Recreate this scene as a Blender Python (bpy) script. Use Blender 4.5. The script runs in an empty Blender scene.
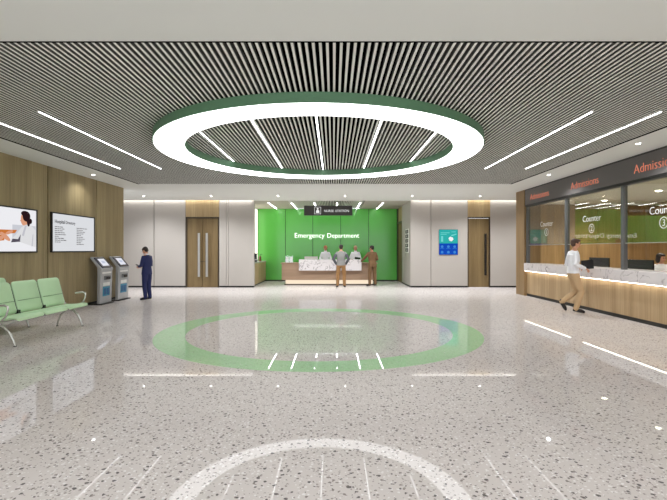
import bpy, bmesh, math, random
from mathutils import Vector, Matrix
random.seed(7)
sc = bpy.context.scene
COL = sc.collection
F = 445.0; CX = 333.5; CY = 249.5; H = 1.55      # pinhole of the photograph: focal length, centre, eye height
PI = math.pi

# ------------------------------------------------------------------ materials
def lin(c):
    c = c / 255.0
    return c / 12.92 if c <= 0.04045 else ((c + 0.055) / 1.055) ** 2.4
def rgb(r, g, b): return (lin(r), lin(g), lin(b), 1)
def newmat(name):
    m = bpy.data.materials.new(name); m.use_nodes = True
    nt = m.node_tree; nt.nodes.clear()
    out = nt.nodes.new('ShaderNodeOutputMaterial')
    return m, nt, out
def N(nt, t, **kw):
    n = nt.nodes.new(t)
    for k, v in kw.items():
        if hasattr(n, k): setattr(n, k, v)
        else: n.inputs[k].default_value = v
    return n
def L(nt, a, b): nt.links.new(a, b)
def plain(name, col, rough=0.5, metal=0.0, var=0.06, scale=6.0, spec=0.5, bump=0.0, trans=0.0, alpha=1.0):
    """solid material whose tone wavers a little (procedural noise)"""
    m, nt, out = newmat(name)
    p = N(nt, 'ShaderNodeBsdfPrincipled')
    p.inputs['Roughness'].default_value = rough; p.inputs['Metallic'].default_value = metal
    p.inputs['Specular IOR Level'].default_value = spec
    p.inputs['Transmission Weight'].default_value = trans
    tc = N(nt, 'ShaderNodeTexCoord'); nz = N(nt, 'ShaderNodeTexNoise'); nz.inputs['Scale'].default_value = scale
    nz.inputs['Detail'].default_value = 3
    L(nt, tc.outputs['Object'], nz.inputs['Vector'])
    mx = N(nt, 'ShaderNodeMix', data_type='RGBA')
    a = [c * (1 - var) for c in col[:3]] + [1]; b = [min(1, c * (1 + var)) for c in col[:3]] + [1]
    mx.inputs['A'].default_value = a; mx.inputs['B'].default_value = b
    L(nt, nz.outputs['Fac'], mx.inputs['Factor']); L(nt, mx.outputs['Result'], p.inputs['Base Color'])
    if bump:
        bp = N(nt, 'ShaderNodeBump'); bp.inputs['Strength'].default_value = bump; bp.inputs['Distance'].default_value = 0.003
        n2 = N(nt, 'ShaderNodeTexNoise'); n2.inputs['Scale'].default_value = 240
        L(nt, tc.outputs['Object'], n2.inputs['Vector']); L(nt, n2.outputs['Fac'], bp.inputs['Height'])
        L(nt, bp.outputs['Normal'], p.inputs['Normal'])
    L(nt, p.outputs['BSDF'], out.inputs['Surface'])
    return m
def emit(name, col, s):
    m, nt, out = newmat(name)
    if s < 2: s /= 1.41            # displays are set for the exposure used below
    e = N(nt, 'ShaderNodeEmission'); e.inputs['Color'].default_value = col; e.inputs['Strength'].default_value = s
    L(nt, e.outputs['Emission'], out.inputs['Surface'])
    return m
def wood(name, c1, c2, axis='Z', rough=0.5, scale=1.0):
    m, nt, out = newmat(name)
    p = N(nt, 'ShaderNodeBsdfPrincipled'); p.inputs['Roughness'].default_value = rough
    p.inputs['Specular IOR Level'].default_value = 0.3
    tc = N(nt, 'ShaderNodeTexCoord'); mp = N(nt, 'ShaderNodeMapping')
    s = [26 * scale] * 3; s['XYZ'.index(axis)] = 0.9 * scale
    mp.inputs['Scale'].default_value = s
    L(nt, tc.outputs['Object'], mp.inputs['Vector'])
    n1 = N(nt, 'ShaderNodeTexNoise'); n1.inputs['Scale'].default_value = 1.0; n1.inputs['Detail'].default_value = 6
    n1.inputs['Roughness'].default_value = 0.6; n1.inputs['Distortion'].default_value = 0.3
    L(nt, mp.outputs['Vector'], n1.inputs['Vector'])
    mp2 = N(nt, 'ShaderNodeMapping'); s2 = [3.1 * scale] * 3; s2['XYZ'.index(axis)] = 0.15
    mp2.inputs['Scale'].default_value = s2; L(nt, tc.outputs['Object'], mp2.inputs['Vector'])
    n2 = N(nt, 'ShaderNodeTexNoise'); n2.inputs['Scale'].default_value = 1.0
    L(nt, mp2.outputs['Vector'], n2.inputs['Vector'])
    ad = N(nt, 'ShaderNodeMath', operation='ADD'); L(nt, n1.outputs['Fac'], ad.inputs[0]); L(nt, n2.outputs['Fac'], ad.inputs[1])
    mr = N(nt, 'ShaderNodeMapRange'); mr.inputs['From Min'].default_value = 0.65; mr.inputs['From Max'].default_value = 1.35
    L(nt, ad.outputs[0], mr.inputs['Value'])
    mx = N(nt, 'ShaderNodeMix', data_type='RGBA'); mx.inputs['A'].default_value = c1; mx.inputs['B'].default_value = c2
    L(nt, mr.outputs['Result'], mx.inputs['Factor']); L(nt, mx.outputs['Result'], p.inputs['Base Color'])
    L(nt, p.outputs['BSDF'], out.inputs['Surface'])
    return m
def marble(name):
    m, nt, out = newmat(name)
    p = N(nt, 'ShaderNodeBsdfPrincipled'); p.inputs['Roughness'].default_value = 0.25
    tc = N(nt, 'ShaderNodeTexCoord')
    n1 = N(nt, 'ShaderNodeTexNoise'); n1.inputs['Scale'].default_value = 1.9; n1.inputs['Detail'].default_value = 5
    n1.inputs['Distortion'].default_value = 1.6
    L(nt, tc.outputs['Object'], n1.inputs['Vector'])
    s = N(nt, 'ShaderNodeMath', operation='SUBTRACT'); s.inputs[1].default_value = 0.5; L(nt, n1.outputs['Fac'], s.inputs[0])
    a = N(nt, 'ShaderNodeMath', operation='ABSOLUTE'); L(nt, s.outputs[0], a.inputs[0])
    mr = N(nt, 'ShaderNodeMapRange'); mr.inputs['From Max'].default_value = 0.018
    L(nt, a.outputs[0], mr.inputs['Value'])
    n2 = N(nt, 'ShaderNodeTexNoise'); n2.inputs['Scale'].default_value = 2.6
    L(nt, tc.outputs['Object'], n2.inputs['Vector'])
    mr2 = N(nt, 'ShaderNodeMapRange'); mr2.inputs['From Min'].default_value = 0.44; mr2.inputs['From Max'].default_value = 0.58
    L(nt, n2.outputs['Fac'], mr2.inputs['Value'])
    mm = N(nt, 'ShaderNodeMath', operation='MAXIMUM'); L(nt, mr.outputs['Result'], mm.inputs[0])
    inv = N(nt, 'ShaderNodeMath', operation='SUBTRACT'); inv.inputs[0].default_value = 1.0; L(nt, mr2.outputs['Result'], inv.inputs[1])
    L(nt, inv.outputs[0], mm.inputs[1])
    mx = N(nt, 'ShaderNodeMix', data_type='RGBA'); mx.inputs['A'].default_value = rgb(128, 120, 122); mx.inputs['B'].default_value = rgb(222, 217, 218)
    L(nt, mm.outputs[0], mx.inputs['Factor']); L(nt, mx.outputs['Result'], p.inputs['Base Color'])
    L(nt, p.outputs['BSDF'], out.inputs['Surface'])
    return m
def terrazzo(name, base, refl=0.13, chip=1.0):
    m, nt, out = newmat(name)
    tc = N(nt, 'ShaderNodeTexCoord')
    col = None
    nz = N(nt, 'ShaderNodeTexNoise'); nz.inputs['Scale'].default_value = 1.3
    L(nt, tc.outputs['Object'], nz.inputs['Vector'])
    m0 = N(nt, 'ShaderNodeMix', data_type='RGBA'); m0.inputs['A'].default_value = [c * .97 for c in base[:3]] + [1]; m0.inputs['B'].default_value = [min(1, c * 1.03) for c in base[:3]] + [1]
    L(nt, nz.outputs['Fac'], m0.inputs['Factor']); col = m0.outputs['Result']
    layers = [(30, 0.22, 0.55, rgb(240, 237, 236)), (24, 0.19, 0.68, rgb(138, 130, 126)), (17, 0.165, 0.70, rgb(92, 87, 87)), (38, 0.22, 0.68, rgb(160, 150, 146))]
    for i, (s, thr, dens, c) in enumerate(layers):
        mp = N(nt, 'ShaderNodeMapping'); mp.inputs['Location'].default_value = (i * 3.7, i * 1.9, 0)
        mp.inputs['Rotation'].default_value = (0, 0, i * .7)
        L(nt, tc.outputs['Object'], mp.inputs['Vector'])
        ds = N(nt, 'ShaderNodeTexNoise'); ds.inputs['Scale'].default_value = s * 1.6
        L(nt, mp.outputs['Vector'], ds.inputs['Vector'])
        va = N(nt, 'ShaderNodeVectorMath', operation='MULTIPLY_ADD'); va.inputs[1].default_value = (0.03, 0.03, 0)
        L(nt, ds.outputs['Color'], va.inputs[0]); L(nt, mp.outputs['Vector'], va.inputs[2])
        v = N(nt, 'ShaderNodeTexVoronoi', voronoi_dimensions='2D'); v.inputs['Scale'].default_value = s
        L(nt, va.outputs[0], v.inputs['Vector'])
        sp = N(nt, 'ShaderNodeSeparateColor'); L(nt, v.outputs['Color'], sp.inputs['Color'])
        sz = N(nt, 'ShaderNodeMath', operation='MULTIPLY_ADD'); sz.inputs[1].default_value = thr; sz.inputs[2].default_value = thr * .45
        L(nt, sp.outputs['Green'], sz.inputs[0])
        lt = N(nt, 'ShaderNodeMath', operation='LESS_THAN'); L(nt, v.outputs['Distance'], lt.inputs[0]); L(nt, sz.outputs[0], lt.inputs[1])
        gt = N(nt, 'ShaderNodeMath', operation='GREATER_THAN'); gt.inputs[1].default_value = dens
        L(nt, sp.outputs['Red'], gt.inputs[0])
        mu = N(nt, 'ShaderNodeMath', operation='MULTIPLY'); L(nt, lt.outputs[0], mu.inputs[0]); L(nt, gt.outputs[0], mu.inputs[1])
        m2 = N(nt, 'ShaderNodeMath', operation='MULTIPLY'); m2.inputs[1].default_value = chip * .9; L(nt, mu.outputs[0], m2.inputs[0])
        mx = N(nt, 'ShaderNodeMix', data_type='RGBA'); L(nt, col, mx.inputs['A']); mx.inputs['B'].default_value = c
        L(nt, m2.outputs[0], mx.inputs['Factor']); col = mx.outputs['Result']
    d = N(nt, 'ShaderNodeBsdfDiffuse'); L(nt, col, d.inputs['Color'])
    g = N(nt, 'ShaderNodeBsdfGlossy'); g.inputs['Roughness'].default_value = 0.018
    ms = N(nt, 'ShaderNodeMixShader')
    lw = N(nt, 'ShaderNodeLayerWeight'); lw.inputs['Blend'].default_value = 0.5
    fr = N(nt, 'ShaderNodeMapRange'); fr.inputs['From Min'].default_value = 0.60; fr.inputs['From Max'].default_value = 0.80
    fr.inputs['To Min'].default_value = refl * .42; fr.inputs['To Max'].default_value = refl * 2.5
    L(nt, lw.outputs['Facing'], fr.inputs['Value']); L(nt, fr.outputs['Result'], ms.inputs['Fac'])
    L(nt, d.outputs[0], ms.inputs[1]); L(nt, g.outputs[0], ms.inputs[2]); L(nt, ms.outputs[0], out.inputs['Surface'])
    return m
def glassmat(name, refl=0.3, tint=(0.86, 0.86, 0.76, 1)):
    m, nt, out = newmat(name)
    t = N(nt, 'ShaderNodeBsdfTransparent'); t.inputs['Color'].default_value = tint
    g = N(nt, 'ShaderNodeBsdfGlossy'); g.inputs['Roughness'].default_value = 0.0
    ms = N(nt, 'ShaderNodeMixShader'); ms.inputs['Fac'].default_value = refl
    L(nt, t.outputs[0], ms.inputs[1]); L(nt, g.outputs[0], ms.inputs[2]); L(nt, ms.outputs[0], out.inputs['Surface'])
    return m

M = {}
M['floor'] = terrazzo('terrazzo', rgb(216, 209, 206))
M['floor_green'] = terrazzo('green terrazzo', rgb(176, 217, 172), 0.13, 0.35)
M['soffit'] = plain('soffit paint', rgb(226, 228, 224), 0.9, var=.01, scale=1.5)
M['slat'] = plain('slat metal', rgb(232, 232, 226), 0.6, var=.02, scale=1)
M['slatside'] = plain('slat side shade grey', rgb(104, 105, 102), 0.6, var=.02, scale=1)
M['plenum'] = plain('plenum black', rgb(7, 7, 7), 1.0, spec=0.0)
M['wallpanel'] = plain('wall panel', rgb(172, 166, 160), 0.7, var=.02, scale=1.2)
M['white'] = plain('white paint', rgb(235, 233, 228), 0.6, var=.02)
M['woodleft'] = wood('olive oak veneer', rgb(126, 111, 80), rgb(172, 156, 118))
M['wooddoor'] = wood('walnut door veneer', rgb(94, 76, 48), rgb(130, 110, 76))
M['woodlintel'] = wood('oak lintel veneer', rgb(146, 124, 88), rgb(186, 164, 126))
M['woodcounter'] = wood('pale oak veneer', rgb(158, 132, 96), rgb(198, 172, 136))
M['woodend'] = wood('brown oak veneer', rgb(122, 98, 66), rgb(158, 132, 96))
M['woodinner'] = wood('inner oak veneer', rgb(150, 122, 80), rgb(196, 164, 118))
M['wooddesk'] = wood('desk veneer', rgb(146, 120, 98), rgb(178, 150, 126), 'X')
M['marble'] = marble('white marble')
M['black'] = plain('black trim', rgb(26, 25, 24), 0.5)
M['blackgloss'] = plain('black plastic', rgb(28, 29, 31), 0.25)
M['darkgroove'] = plain('groove', rgb(52, 46, 38), 0.8)
M['mullion'] = plain('grey aluminium', rgb(112, 114, 116), 0.4, 0.6)
M['signgrey'] = plain('sign grey', rgb(94, 90, 89), 0.5, var=.02)
M['signblack'] = plain('sign black', rgb(46, 42, 38), 0.4)
M['coral'] = emit('coral letters', rgb(236, 142, 114), 0.75)
M['lettering'] = emit('white letters', (1, 1, .97, 1), 1.9)
M['signletter'] = emit('sign letters', (1, 1, .98, 1), .9)
M['glasstext'] = plain('white vinyl', rgb(245, 245, 240), 0.6)
M['green'] = plain('green glass panel', rgb(98, 188, 84), 0.15, var=.05, scale=.5)
M['greenjoint'] = plain('green joint', rgb(24, 76, 28), 0.5)
M['ringgreen'] = plain('green ring trim', rgb(98, 140, 108), 0.5, var=.05, scale=2)
M['glass'] = glassmat('counter glass', 0.17)
M['clear'] = glassmat('clear acrylic', 0.12, (.93, .95, .94, 1))
M['steel'] = plain('brushed steel', rgb(200, 200, 198), 0.3, 0.8)
M['darkmetal'] = plain('dark bronze', rgb(70, 60, 48), 0.4, 0.5)
M['seat'] = plain('green seat pad', rgb(184, 216, 174), 0.5, var=.03)
M['seatdark'] = plain('green seam', rgb(92, 128, 94), 0.6)
M['chairmetal'] = plain('pale metal', rgb(205, 206, 200), 0.25, 0.7)
M['kiosk'] = plain('kiosk silver', rgb(176, 178, 180), 0.35, 0.35)
M['kioskbezel'] = plain('kiosk bezel', rgb(38, 38, 62), 0.2)
M['screen'] = emit('lit screen', rgb(232, 234, 242), 0.95)
M['screengrey'] = emit('lit screen dim', rgb(196, 204, 226), 0.9)
M['paper'] = plain('paper', rgb(232, 232, 228), 0.8)
M['leaflet'] = plain('teal leaflet', rgb(52, 138, 168), 0.5)
M['leaflet2'] = plain('blue leaflet', rgb(28, 92, 140), 0.5)
M['teal'] = emit('teal display', rgb(52, 184, 178), 0.9)
M['teal2'] = emit('pale teal display', rgb(120, 220, 216), 0.95)
M['blue'] = emit('blue display', rgb(24, 78, 192), 0.9)
M['blue2'] = emit('light blue display', rgb(66, 142, 224), 0.9)
M['dispwhite'] = emit('white display', rgb(240, 244, 246), 1.0)
M['ink'] = plain('ink', rgb(60, 60, 64), 0.7)
M['inkpale'] = plain('pale ink', rgb(136, 136, 140), 0.7)
M['board'] = emit('lit board', rgb(226, 228, 232), 0.93)
M['ringlight'] = emit('ring diffuser', (0.98, 0.99, 1, 1), 4.1)
M['linelight'] = emit('line diffuser', (0.97, 0.985, 1, 1), 6.5)
M['linebright'] = emit('bright line diffuser', (0.97, 0.985, 1, 1), 14.0)
M['downlight'] = emit('downlight lens', (1, 0.98, 0.94, 1), 25.0)
M['cove'] = emit('cove strip', (1, 0.98, 0.93, 1), 6.0)
M['warmstrip'] = emit('warm strip', (1, 0.90, 0.74, 1), 5.5)
M['plinthlight'] = emit('plinth light', (1, 0.82, 0.62, 1), 1.0)
M['sidelight'] = emit('side light panel', (1, 0.96, 0.80, 1), 1.9)
M['skin'] = plain('skin', rgb(206, 152, 122), 0.5, var=.04)
M['skintan'] = plain('tan skin', rgb(172, 118, 88), 0.5, var=.04)
M['hairdark'] = plain('dark hair', rgb(38, 28, 22), 0.5, var=.3, scale=60)
M['hairbrown'] = plain('brown hair', rgb(74, 50, 36), 0.5, var=.3, scale=60)
M['hairred'] = plain('ginger hair', rgb(196, 116, 74), 0.5, var=.3, scale=60)
M['hairblond'] = plain('light hair', rgb(196, 160, 128), 0.5, var=.3, scale=60)
M['navy'] = plain('navy suit cloth', rgb(34, 42, 90), 0.8, var=.1, bump=.2)
M['whitecloth'] = plain('white cloth', rgb(240, 241, 246), 0.8, var=.03, bump=.2)
M['greycloth'] = plain('grey jacket cloth', rgb(134, 134, 132), 0.8, var=.1, bump=.2)
M['greydark'] = plain('charcoal sleeve cloth', rgb(78, 80, 84), 0.8, var=.1, bump=.2)
M['tan'] = plain('tan trousers cloth', rgb(190, 160, 122), 0.8, var=.06, bump=.2)
M['tan2'] = plain('brown trousers cloth', rgb(146, 108, 66), 0.8, var=.06, bump=.2)
M['brownsuit'] = plain('brown suit cloth', rgb(112, 84, 54), 0.8, var=.08, bump=.2)
M['shoe'] = plain('black leather', rgb(26, 24, 26), 0.3)
M['eye'] = plain('eye', rgb(30, 24, 22), 0.2)
M['lips'] = plain('lips', rgb(160, 84, 76), 0.5)

# ------------------------------------------------------------------ mesh helpers
class MB:
    def __init__(s): s.bm = bmesh.new()
    def box(s, x0, x1, y0, y1, z0, z1, mi=0):
        vs = [s.bm.verts.new(p) for p in ((x0,y0,z0),(x1,y0,z0),(x1,y1,z0),(x0,y1,z0),(x0,y0,z1),(x1,y0,z1),(x1,y1,z1),(x0,y1,z1))]
        for f in ((3,2,1,0),(4,5,6,7),(0,1,5,4),(1,2,6,5),(2,3,7,6),(3,0,4,7)):
            s.bm.faces.new([vs[i] for i in f]).material_index = mi
        return s
    def prism(s, poly, a0, a1, axis='Y', mi=0):
        """poly = 2-D outline; extruded along axis. X: (y,z), Y: (x,z), Z: (x,y)"""
        def P(p, a): return {'X': (a, p[0], p[1]), 'Y': (p[0], a, p[1]), 'Z': (p[0], p[1], a)}[axis]
        A = [s.bm.verts.new(P(p, a0)) for p in poly]; B = [s.bm.verts.new(P(p, a1)) for p in poly]
        n = len(poly)
        s.bm.faces.new(A).material_index = mi; s.bm.faces.new(B[::-1]).material_index = mi
        for i in range(n): s.bm.faces.new((A[i], B[i], B[(i+1)%n], A[(i+1)%n])).material_index = mi
        return s
    def loft(s, rings, mi=0, cap=True, closed=False):
        R = [[s.bm.verts.new(p) for p in r] for r in rings]; n = len(rings[0])
        for a, b in zip(R, R[1:]):
            for i in range(n): s.bm.faces.new((a[i], a[(i+1)%n], b[(i+1)%n], b[i])).material_index = mi
        if cap:
            s.bm.faces.new(R[0][::-1]).material_index = mi; s.bm.faces.new(R[-1]).material_index = mi
        return s
    def ell(s, c, r, rot=None, seg=20, ring=12, mi=0):
        c = Vector(c); rr = []
        for j in range(1, ring):
            t = PI * j / ring; row = []
            for i in range(seg):
                a = 2 * PI * i / seg
                v = Vector((r[0]*math.sin(t)*math.cos(a), r[1]*math.sin(t)*math.sin(a), -r[2]*math.cos(t)))
                if rot: v = rot @ v
                row.append(c + v)
            rr.append(row)
        return s.loft(rr, mi)
    def tube(s, pts, radii, seg=14, mi=0, ends=True):
        """round tapering tube through pts with hemispherical ends"""
        P = [Vector(p) for p in pts]
        if not hasattr(radii, '__len__'): radii = [radii] * len(P)
        rings = []; up = Vector((0.13, 0.21, 1)).normalized()
        prevx = None
        for i, p in enumerate(P):
            d = (P[min(i+1, len(P)-1)] - P[max(i-1, 0)]).normalized()
            x = (prevx - d * prevx.dot(d)).normalized() if prevx else d.cross(up if abs(d.dot(up)) < .95 else Vector((1,0,0))).normalized()
            prevx = x; y = d.cross(x)
            def ring(c, r): return [c + (x*math.cos(2*PI*k/seg) + y*math.sin(2*PI*k/seg)) * r for k in range(seg)]
            r = radii[i]
            if i == 0 and ends:
                for t in (80, 55, 28): rings.append(ring(p - d*r*math.sin(math.radians(t)), r*math.cos(math.radians(t))))
            rings.append(ring(p, r))
            if i == len(P)-1 and ends:
                for t in (28, 55, 80): rings.append(ring(p + d*r*math.sin(math.radians(t)), r*math.cos(math.radians(t))))
        return s.loft(rings, mi)
    def disc(s, c, r, h, seg=24, mi=0, r2=None):
        r2 = r if r2 is None else r2
        return s.loft([[(c[0]+r*math.cos(2*PI*k/seg), c[1]+r*math.sin(2*PI*k/seg), c[2]) for k in range(seg)],
                       [(c[0]+r2*math.cos(2*PI*k/seg), c[1]+r2*math.sin(2*PI*k/seg), c[2]+h) for k in range(seg)]], mi)
    def annulus(s, c, r0, r1, z0, z1, seg=128, mis=(0,0,0,0)):
        """mis: bottom, outer, top, inner"""
        V = []
        for k in range(seg):
            a = 2*PI*k/seg; ca, sa = math.cos(a), math.sin(a)
            V.append([s.bm.verts.new((c[0]+r*ca, c[1]+r*sa, z)) for r, z in ((r0,z0),(r1,z0),(r1,z1),(r0,z1))])
        for k in range(seg):
            a, b = V[k], V[(k+1)%seg]
            for j in range(4):
                s.bm.faces.new((a[j], a[(j+1)%4], b[(j+1)%4], b[j])).material_index = mis[j]
        return s
    def build(s, name, mats, parent=None, bevel=0, smooth=False, kind=None, label=None):
        bmesh.ops.recalc_face_normals(s.bm, faces=s.bm.faces)
        me = bpy.data.meshes.new(name); s.bm.to_mesh(me); s.bm.free()
        if not isinstance(mats, (list, tuple)): mats = [mats]
        for m in mats: me.materials.append(m)
        if smooth:
            for p in me.polygons: p.use_smooth = True
        o = bpy.data.objects.new(name, me); COL.objects.link(o)
        if parent: o.parent = parent
        if bevel:
            b = o.modifiers.new('bevel', 'BEVEL'); b.width = bevel; b.segments = 2; b.limit_method = 'ANGLE'
        if kind: o['kind'] = kind
        if label: o['label'] = label
        return o
def thing(name, loc=(0,0,0), rz=0, label=None, cat=None, group=None, kind=None):
    o = bpy.data.objects.new(name, None); COL.objects.link(o); o.empty_display_size = 0.1
    o.location = loc; o.rotation_euler = (0, 0, rz)
    tag(o, label, cat, group, kind); return o
def tag(o, label=None, cat=None, group=None, kind=None):
    if label: o['label'] = label
    if cat: o['category'] = cat
    if group: o['group'] = group
    if kind: o['kind'] = kind
    return o
def copy_tree(o, parent=None):
    c = o.copy(); COL.objects.link(c)
    if parent: c.parent = parent
    for ch in list(o.children): copy_tree(ch, c)
    return c
ROT = {'cam': Matrix(((1,0,0),(0,0,-1),(0,1,0))),      # reads towards -Y
       'left': Matrix(((0,0,-1),(-1,0,0),(0,1,0))),     # on the right-hand wall, facing -X
       'right': Matrix(((0,0,1),(1,0,0),(0,1,0)))}      # on the left-hand wall, facing +X
def text(name, s, mat, loc, face, width=None, height=None, depth=0.01, parent=None, bold=-0.01, align='CENTER'):
    """lettering as a mesh; width fits the line, else height = capital height"""
    cu = bpy.data.curves.new(name, 'FONT'); cu.body = s; cu.extrude = 0.5 * depth; cu.offset = bold
    cu.align_x = 'LEFT'; cu.resolution_u = 3
    o = bpy.data.objects.new(name, cu); COL.objects.link(o)
    bpy.context.view_layer.update()
    me = bpy.data.meshes.new_from_object(o.evaluated_get(bpy.context.evaluated_depsgraph_get()))
    bpy.data.objects.remove(o); bpy.data.curves.remove(cu)
    xs = [v.co.x for v in me.vertices]; ys = [v.co.y for v in me.vertices]
    w = max(xs) - min(xs); h = max(ys) - min(0, 0)
    k = width / w if width else height / h
    ky = height / h if height else k
    kx = k
    off = -(min(xs) + w/2) if align == 'CENTER' else -min(xs)
    R = ROT[face]
    for v in me.vertices:
        v.co = R @ Vector(((v.co.x + off) * kx, v.co.y * ky, v.co.z))
    me.name = name
    me.materials.clear(); me.materials.append(mat)
    q = bpy.data.objects.new(name, me); COL.objects.link(q); q.location = loc
    if parent: q.parent = parent
    return q

# ------------------------------------------------------------------ the setting
Zc = 3.55          # soffit and slat height
XL, XR = -6.83, 6.45
YS0, YS1 = 4.28, 13.6          # slatted field
XS0, XS1 = -5.95, 5.42
YB = 18.15                     # far white wall
YG = 21.9                      # green wall
RCX, RCY, RO, RI = -0.26, 8.65, 3.02, 2.49   # the hanging ring and its twin in the floor

floor = MB().box(-10.2, 10.7, -3.0, 22.3, -0.1, 0).build('floor', M['floor'], kind='structure')
tag(floor, 'pale terrazzo floor with dark and white chips')
MB().annulus((RCX, RCY), RI, RO, 0.0, 0.002).build('ring_inlay', M['floor_green'], floor, label='green ring band set into the terrazzo')

ceil = thing('ceiling', (0,0,Zc), kind='structure', label='pale soffit around a field of thin metal slats')
def crel(mb, name, mat, **k):
    for v in mb.bm.verts: v.co.z -= Zc
    return mb.build(name, mat, ceil, **k)
b = MB()
b.box(-10.2, 10.7, -3.0, YS0, Zc, Zc+.12)                 # entrance bulkhead
b.box(-10.2, XS0, YS0, YB-.16, Zc, Zc+.12)
b.box(XS1, 10.7, YS0, YB-.16, Zc, Zc+.12)
b.box(XS0, XS1, YS1, YB-.16, Zc, Zc+.12)
b.box(-3.25, 3.14, YB-.16, YB+.12, Zc, Zc+.12)
crel(b, 'soffit', M['soffit'])
b = MB()
b.box(XS0, XS1, YS0, YS1, Zc+.30, Zc+.34)
b.box(XS0-.02, XS0, YS0, YS1, Zc+.005, Zc+.34); b.box(XS1, XS1+.02, YS0, YS1, Zc+.005, Zc+.34)
b.box(XS0, XS1, YS0-.005, YS0+.015, Zc-.004, Zc+.34); b.box(XS0, XS1, YS1, YS1+.02, Zc+.005, Zc+.34)
b.box(XS0-.025, XS0+.02, YS0, YS1, Zc-.004, Zc+.03); b.box(XS1-.02, XS1+.025, YS0, YS1, Zc-.004, Zc+.03)
crel(b, 'plenum', M['plenum'])
OFFS = [-5.0, -4.0, -2.0, -1.0, 0.0, 1.0, 2.0, 4.0, 5.0]
sp = 0.0687
def near_line(x): return any(abs(x - (RCX + o)) < sp*.75 for o in OFFS)
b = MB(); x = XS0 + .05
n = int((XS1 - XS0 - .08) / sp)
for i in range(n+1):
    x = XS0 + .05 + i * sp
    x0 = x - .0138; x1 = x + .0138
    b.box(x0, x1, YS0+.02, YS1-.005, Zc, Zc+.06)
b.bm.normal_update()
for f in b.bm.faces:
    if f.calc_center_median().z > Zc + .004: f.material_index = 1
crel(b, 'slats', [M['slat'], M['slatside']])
# alcove ceiling
b = MB(); b.box(-3.8, 3.35, YB+.12, YG+.2, Zc+.11, Zc+.15)
crel(b, 'alcove_plenum', M['plenum'])
b = MB(); b.box(-3.8, -1.9, YB+.12, YG+.2, Zc, Zc+.1); b.box(1.3, 3.35, YB+.12, YG+.2, Zc, Zc+.1)
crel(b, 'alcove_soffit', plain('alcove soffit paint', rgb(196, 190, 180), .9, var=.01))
b = MB()
for i in range(46):
    x = -1.87 + i*sp; b.box(x, x+.033, YB+.12, YG, Zc, Zc+.08)
crel(b, 'alcove_slats', M['slat'])

# left wall, veneered in tall panels
wl = thing('wall_left', (XL, 0, 0), kind='structure', label='olive oak veneer wall in tall panels')
joints = [-3.0, -0.2, 1.92, 4.10, 6.28, 8.46, 10.64, 12.82, 14.5]
for a, c in zip(joints, joints[1:]):
    MB().box(-.06, 0, a+.02, c-.02, .07, Zc).build('wall_panel', M['woodleft'], wl, bevel=.004)
MB().box(-.3, -.06, -3.0, 14.5, 0, Zc).build('backing', M['darkgroove'], wl)
MB().box(-.06, -.005, -3.0, 14.49, 0, .07).build('skirting', M['black'], wl)
# corridor end behind the left wall
b = MB(); b.box(-10.3, -10.2, 14.2, YB, 0, Zc); b.build('wall_corridor', M['wallpanel'], kind='structure')

# far wall
def pxX(px, d): return (px - CX) * d / F
wb = thing('wall_back', (0, YB, 0), kind='structure', label='pale grey wall panels lit from a ceiling cove')
def panel(x0, x1, z0=.07, z1=3.68, par=wb, mat='wallpanel', y0=0, y1=.1):
    return MB().box(x0, x1, y0, y1, z0, z1).build('wall_panel', M[mat], par, bevel=.003)
xs = [-10.2, pxX(154, YB), pxX(185.3, YB)]
panel(xs[0], xs[1]-.012); panel(xs[1]+.012, xs[2])
panel(pxX(219.3, YB), pxX(226.3, YB)-.006); panel(pxX(226.3, YB)+.006, pxX(228.5, YB)-.006, y0=.0); panel(pxX(228.5,YB)+.006, -3.24, y1=.2)
panel(3.14, pxX(431, YB)-.01, y1=.1); panel(pxX(431, YB)+.01, pxX(467.6, YB))
panel(pxX(490.4, YB), 9.0)
b = MB(); b.box(-10.2, pxX(185.3,YB), .1, .2, 0, 3.9); b.box(pxX(219.3,YB), -3.26, .1, .2, 0, 3.9)
b.box(3.16, pxX(467.6,YB), .1, .2, 0, 3.9); b.box(pxX(490.4,YB), 9.0, .1, .2, 0, 3.9)
b.build('backing', M['darkgroove'], wb)
b = MB(); b.box(-10.2, pxX(185.3,YB), .02, .1, 0, .068); b.box(pxX(219.3,YB), -3.26, .02, .1, 0, .068)
b.box(3.16, pxX(467.6,YB), .02, .1, 0, .068); b.box(pxX(490.4,YB), 9.0, .02, .1, 0, .068)
b.build('skirting', M['black'], wb)
# ceiling cove above the far wall
b = MB()
for x0, x1 in ((-10.2, -3.25), (3.14, 9.0)):
    b.box(x0, x1, YB-.16, YB-.12, Zc, Zc+.3); b.box(x0, x1, YB-.16, YB+.1, Zc+.28, Zc+.32)
crel(b, 'cove_box', M['white'])
for x0, x1 in ((-8.65, -3.30), (3.20, 7.6)):
    b = MB().box(x0, x1, YB-.115, YB-.035, Zc+.012, Zc+.03)
    o = b.build('cove_light', M['cove'])
    tag(o, 'long white cove light along the far wall ' + ('left' if x0 < 0 else 'right') + ' of the green wall', 'light')

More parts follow.
